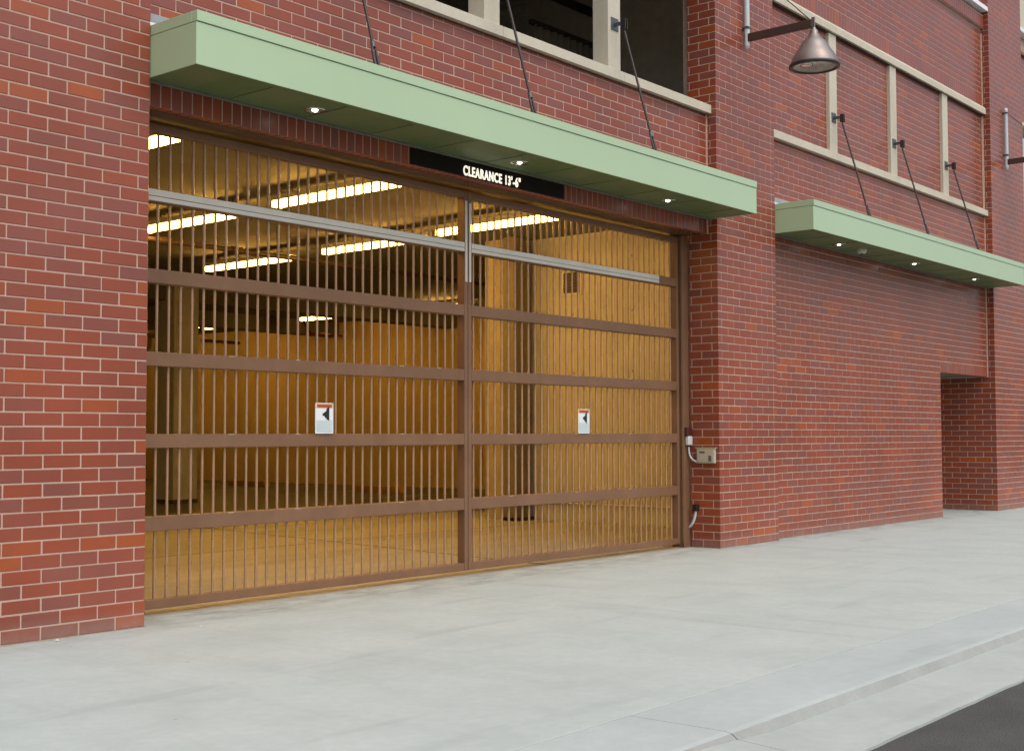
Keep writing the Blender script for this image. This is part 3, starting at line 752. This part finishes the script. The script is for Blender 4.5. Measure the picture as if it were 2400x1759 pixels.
MB().box(-.112, -.016, .385, .4468, 1.318, 1.436, c=.012).build('cable_housing', M['whiteplastic'], t)
MB().box(-.085, -.045, .40, .44, 1.300, 1.317).build('gland', M['black'], t)
t = thing('conduit', 'curved white conduit between the sensor box and the keypad', 'conduit', (-.06, .42, 1.3))
def bez(a, b, c, d, n=14):
    a, b, c, d = map(Vector, (a, b, c, d)); return [a*(1-u)**3 + 3*b*u*(1-u)**2 + 3*c*u*u*(1-u) + d*u**3 for u in [i/n for i in range(n+1)]]
MB().tube(bez((-.065, .42, 1.30), (-.065, .42, 1.17), (-.04, .40, 1.125), (-.035, .316, 1.108)), .0115, 10).build('hose', M['whiteplastic'], t)
MB().tube([(-.035, .345, 1.112), (-.035, .313, 1.106)], .017, 10).build('coupling', M['whiteplastic'], t)
t = thing('conduit', 'short curved white conduit under a black fitting low on the pier', 'conduit', (-.03, .34, .26))
MB().tube(bez((-.035, .34, .475), (-.035, .345, .36), (-.035, .40, .28), (-.02, .4455, .258)), .016, 10).build('hose', M['whiteplastic'], t)
MB().box(-.065, -.006, .305, .375, .465, .552, c=.005).build('fitting', M['black'], t)
MB().tube(bez((-.02, .37, .44), (-.02, .39, .36), (-.02, .41, .30), (-.012, .4455, .28)), .006, 8).build('cable', M['whiteplastic'], t)

# ================================================================== bell lamps
def bell_lamp(x, label):
    t = thing('wall_lamp', label, 'lamp', (x, -.05, 6.66), 'bell lamps on the brick piers')
    y0 = -.055
    pp = MB().tube([(x, y0, 6.70), (x, y0, 7.80)], .036, 14).build('wall_pipe', M['pipe'], t)
    for z in (6.66, 7.80):
        s = -1 if z < 7 else 1
        MB().lathe([(.037, 0), (.037, s*.02), (.025, s*.045), (.001, s*.055)] if s > 0 else [(.037, .045), (.037, .02), (.025, -.02), (.001, -.03)], (x, y0, z), 14).build('finial', M['whiteplastic'], pp)
    MB().box(x-.042, x+.042, y0-.04, -.002, 7.735, 7.765, c=.002).build('clamp', M['bracket'], pp)
    MB().box(x-.042, x+.042, y0-.04, -.002, 6.90, 6.93, c=.002).build('clamp', M['bracket'], pp)
    MB().box(x-.028, x+.028, -1.01, y0+.03, 6.728, 6.832, c=.004).build('arm', M['armbrown'], t)
    MB().tube([(x, y0-.03, 7.75), (x, -.98, 6.835)], .007, 8).build('stay_cable', M['armbrown'], t)
    MB().box(x-.012, x+.012, -1.045, -1.0, 6.70, 6.86, c=.002).build('end_bracket', M['shade'], t)
    yc = -1.03; zc = 6.70
    prof = [(.022, .02), (.03, 0), (.046, -.015), (.054, -.03), (.054, -.065), (.070, -.075), (.078, -.10), (.105, -.125), (.145, -.165), (.178, -.21), (.205, -.26), (.240, -.31), (.272, -.36), (.294, -.41), (.308, -.45), (.314, -.480)]
    sh = MB().lathe(prof, (x, yc, zc), 56).build('shade', M['shade'], t)
    MB().lathe([(.312, -.465), (.324, -.470), (.326, -.502), (.29, -.510), (.272, -.500), (.275, -.485), (.305, -.478)], (x, yc, zc), 56).build('rim', M['shade_rim'], sh)
    MB().lathe([(.28, -.492), (.24, -.488), (.12, -.482), (.001, -.480)], (x, yc, zc), 48).build('lens', M['lens'], sh)
    bl = MB().lathe([(.001, -.4815), (.06, -.4835), (.085, -.4865), (.06, -.490), (.001, -.4905)], (x-.12, yc+.05, zc), 24).build('lamp_glass', M['chrome'], sh)
bell_lamp(.742, 'silver bell lamp on a brown arm on the middle brick pier')
bell_lamp(11.035, 'wall lamp pipe and arm cut by the photo edge on the far pier')

# small litter on the sidewalk
for i, (x, y, s, m_) in enumerate(((-9.4, -.10, .02, 'whiteplastic'), (-8.35, -.35, .016, 'whiteplastic'), (8.3, .45, .05, 'cream'))):
    t = thing('litter_scrap', ['tiny white scrap at the foot of the near pier', 'tiny white scrap on concrete before the gate corner', 'pale crumpled scrap in the far doorway recess'][i], 'litter', (x, y, 0))
    r = random.Random(i); vs = [(x+math.cos(a)*s*r.uniform(.6, 1.2), y+math.sin(a)*s*r.uniform(.6, 1.2), r.uniform(.002, s*.4)) for a in [k*math.pi/3 for k in range(6)]]
    MB().add(vs + [(x, y, s*.8), (x, y, .001)], [(k, (k+1) % 6, 6) for k in range(6)] + [(k, 7, (k+1) % 6) for k in range(6)]).build('scrap', M[m_], t)
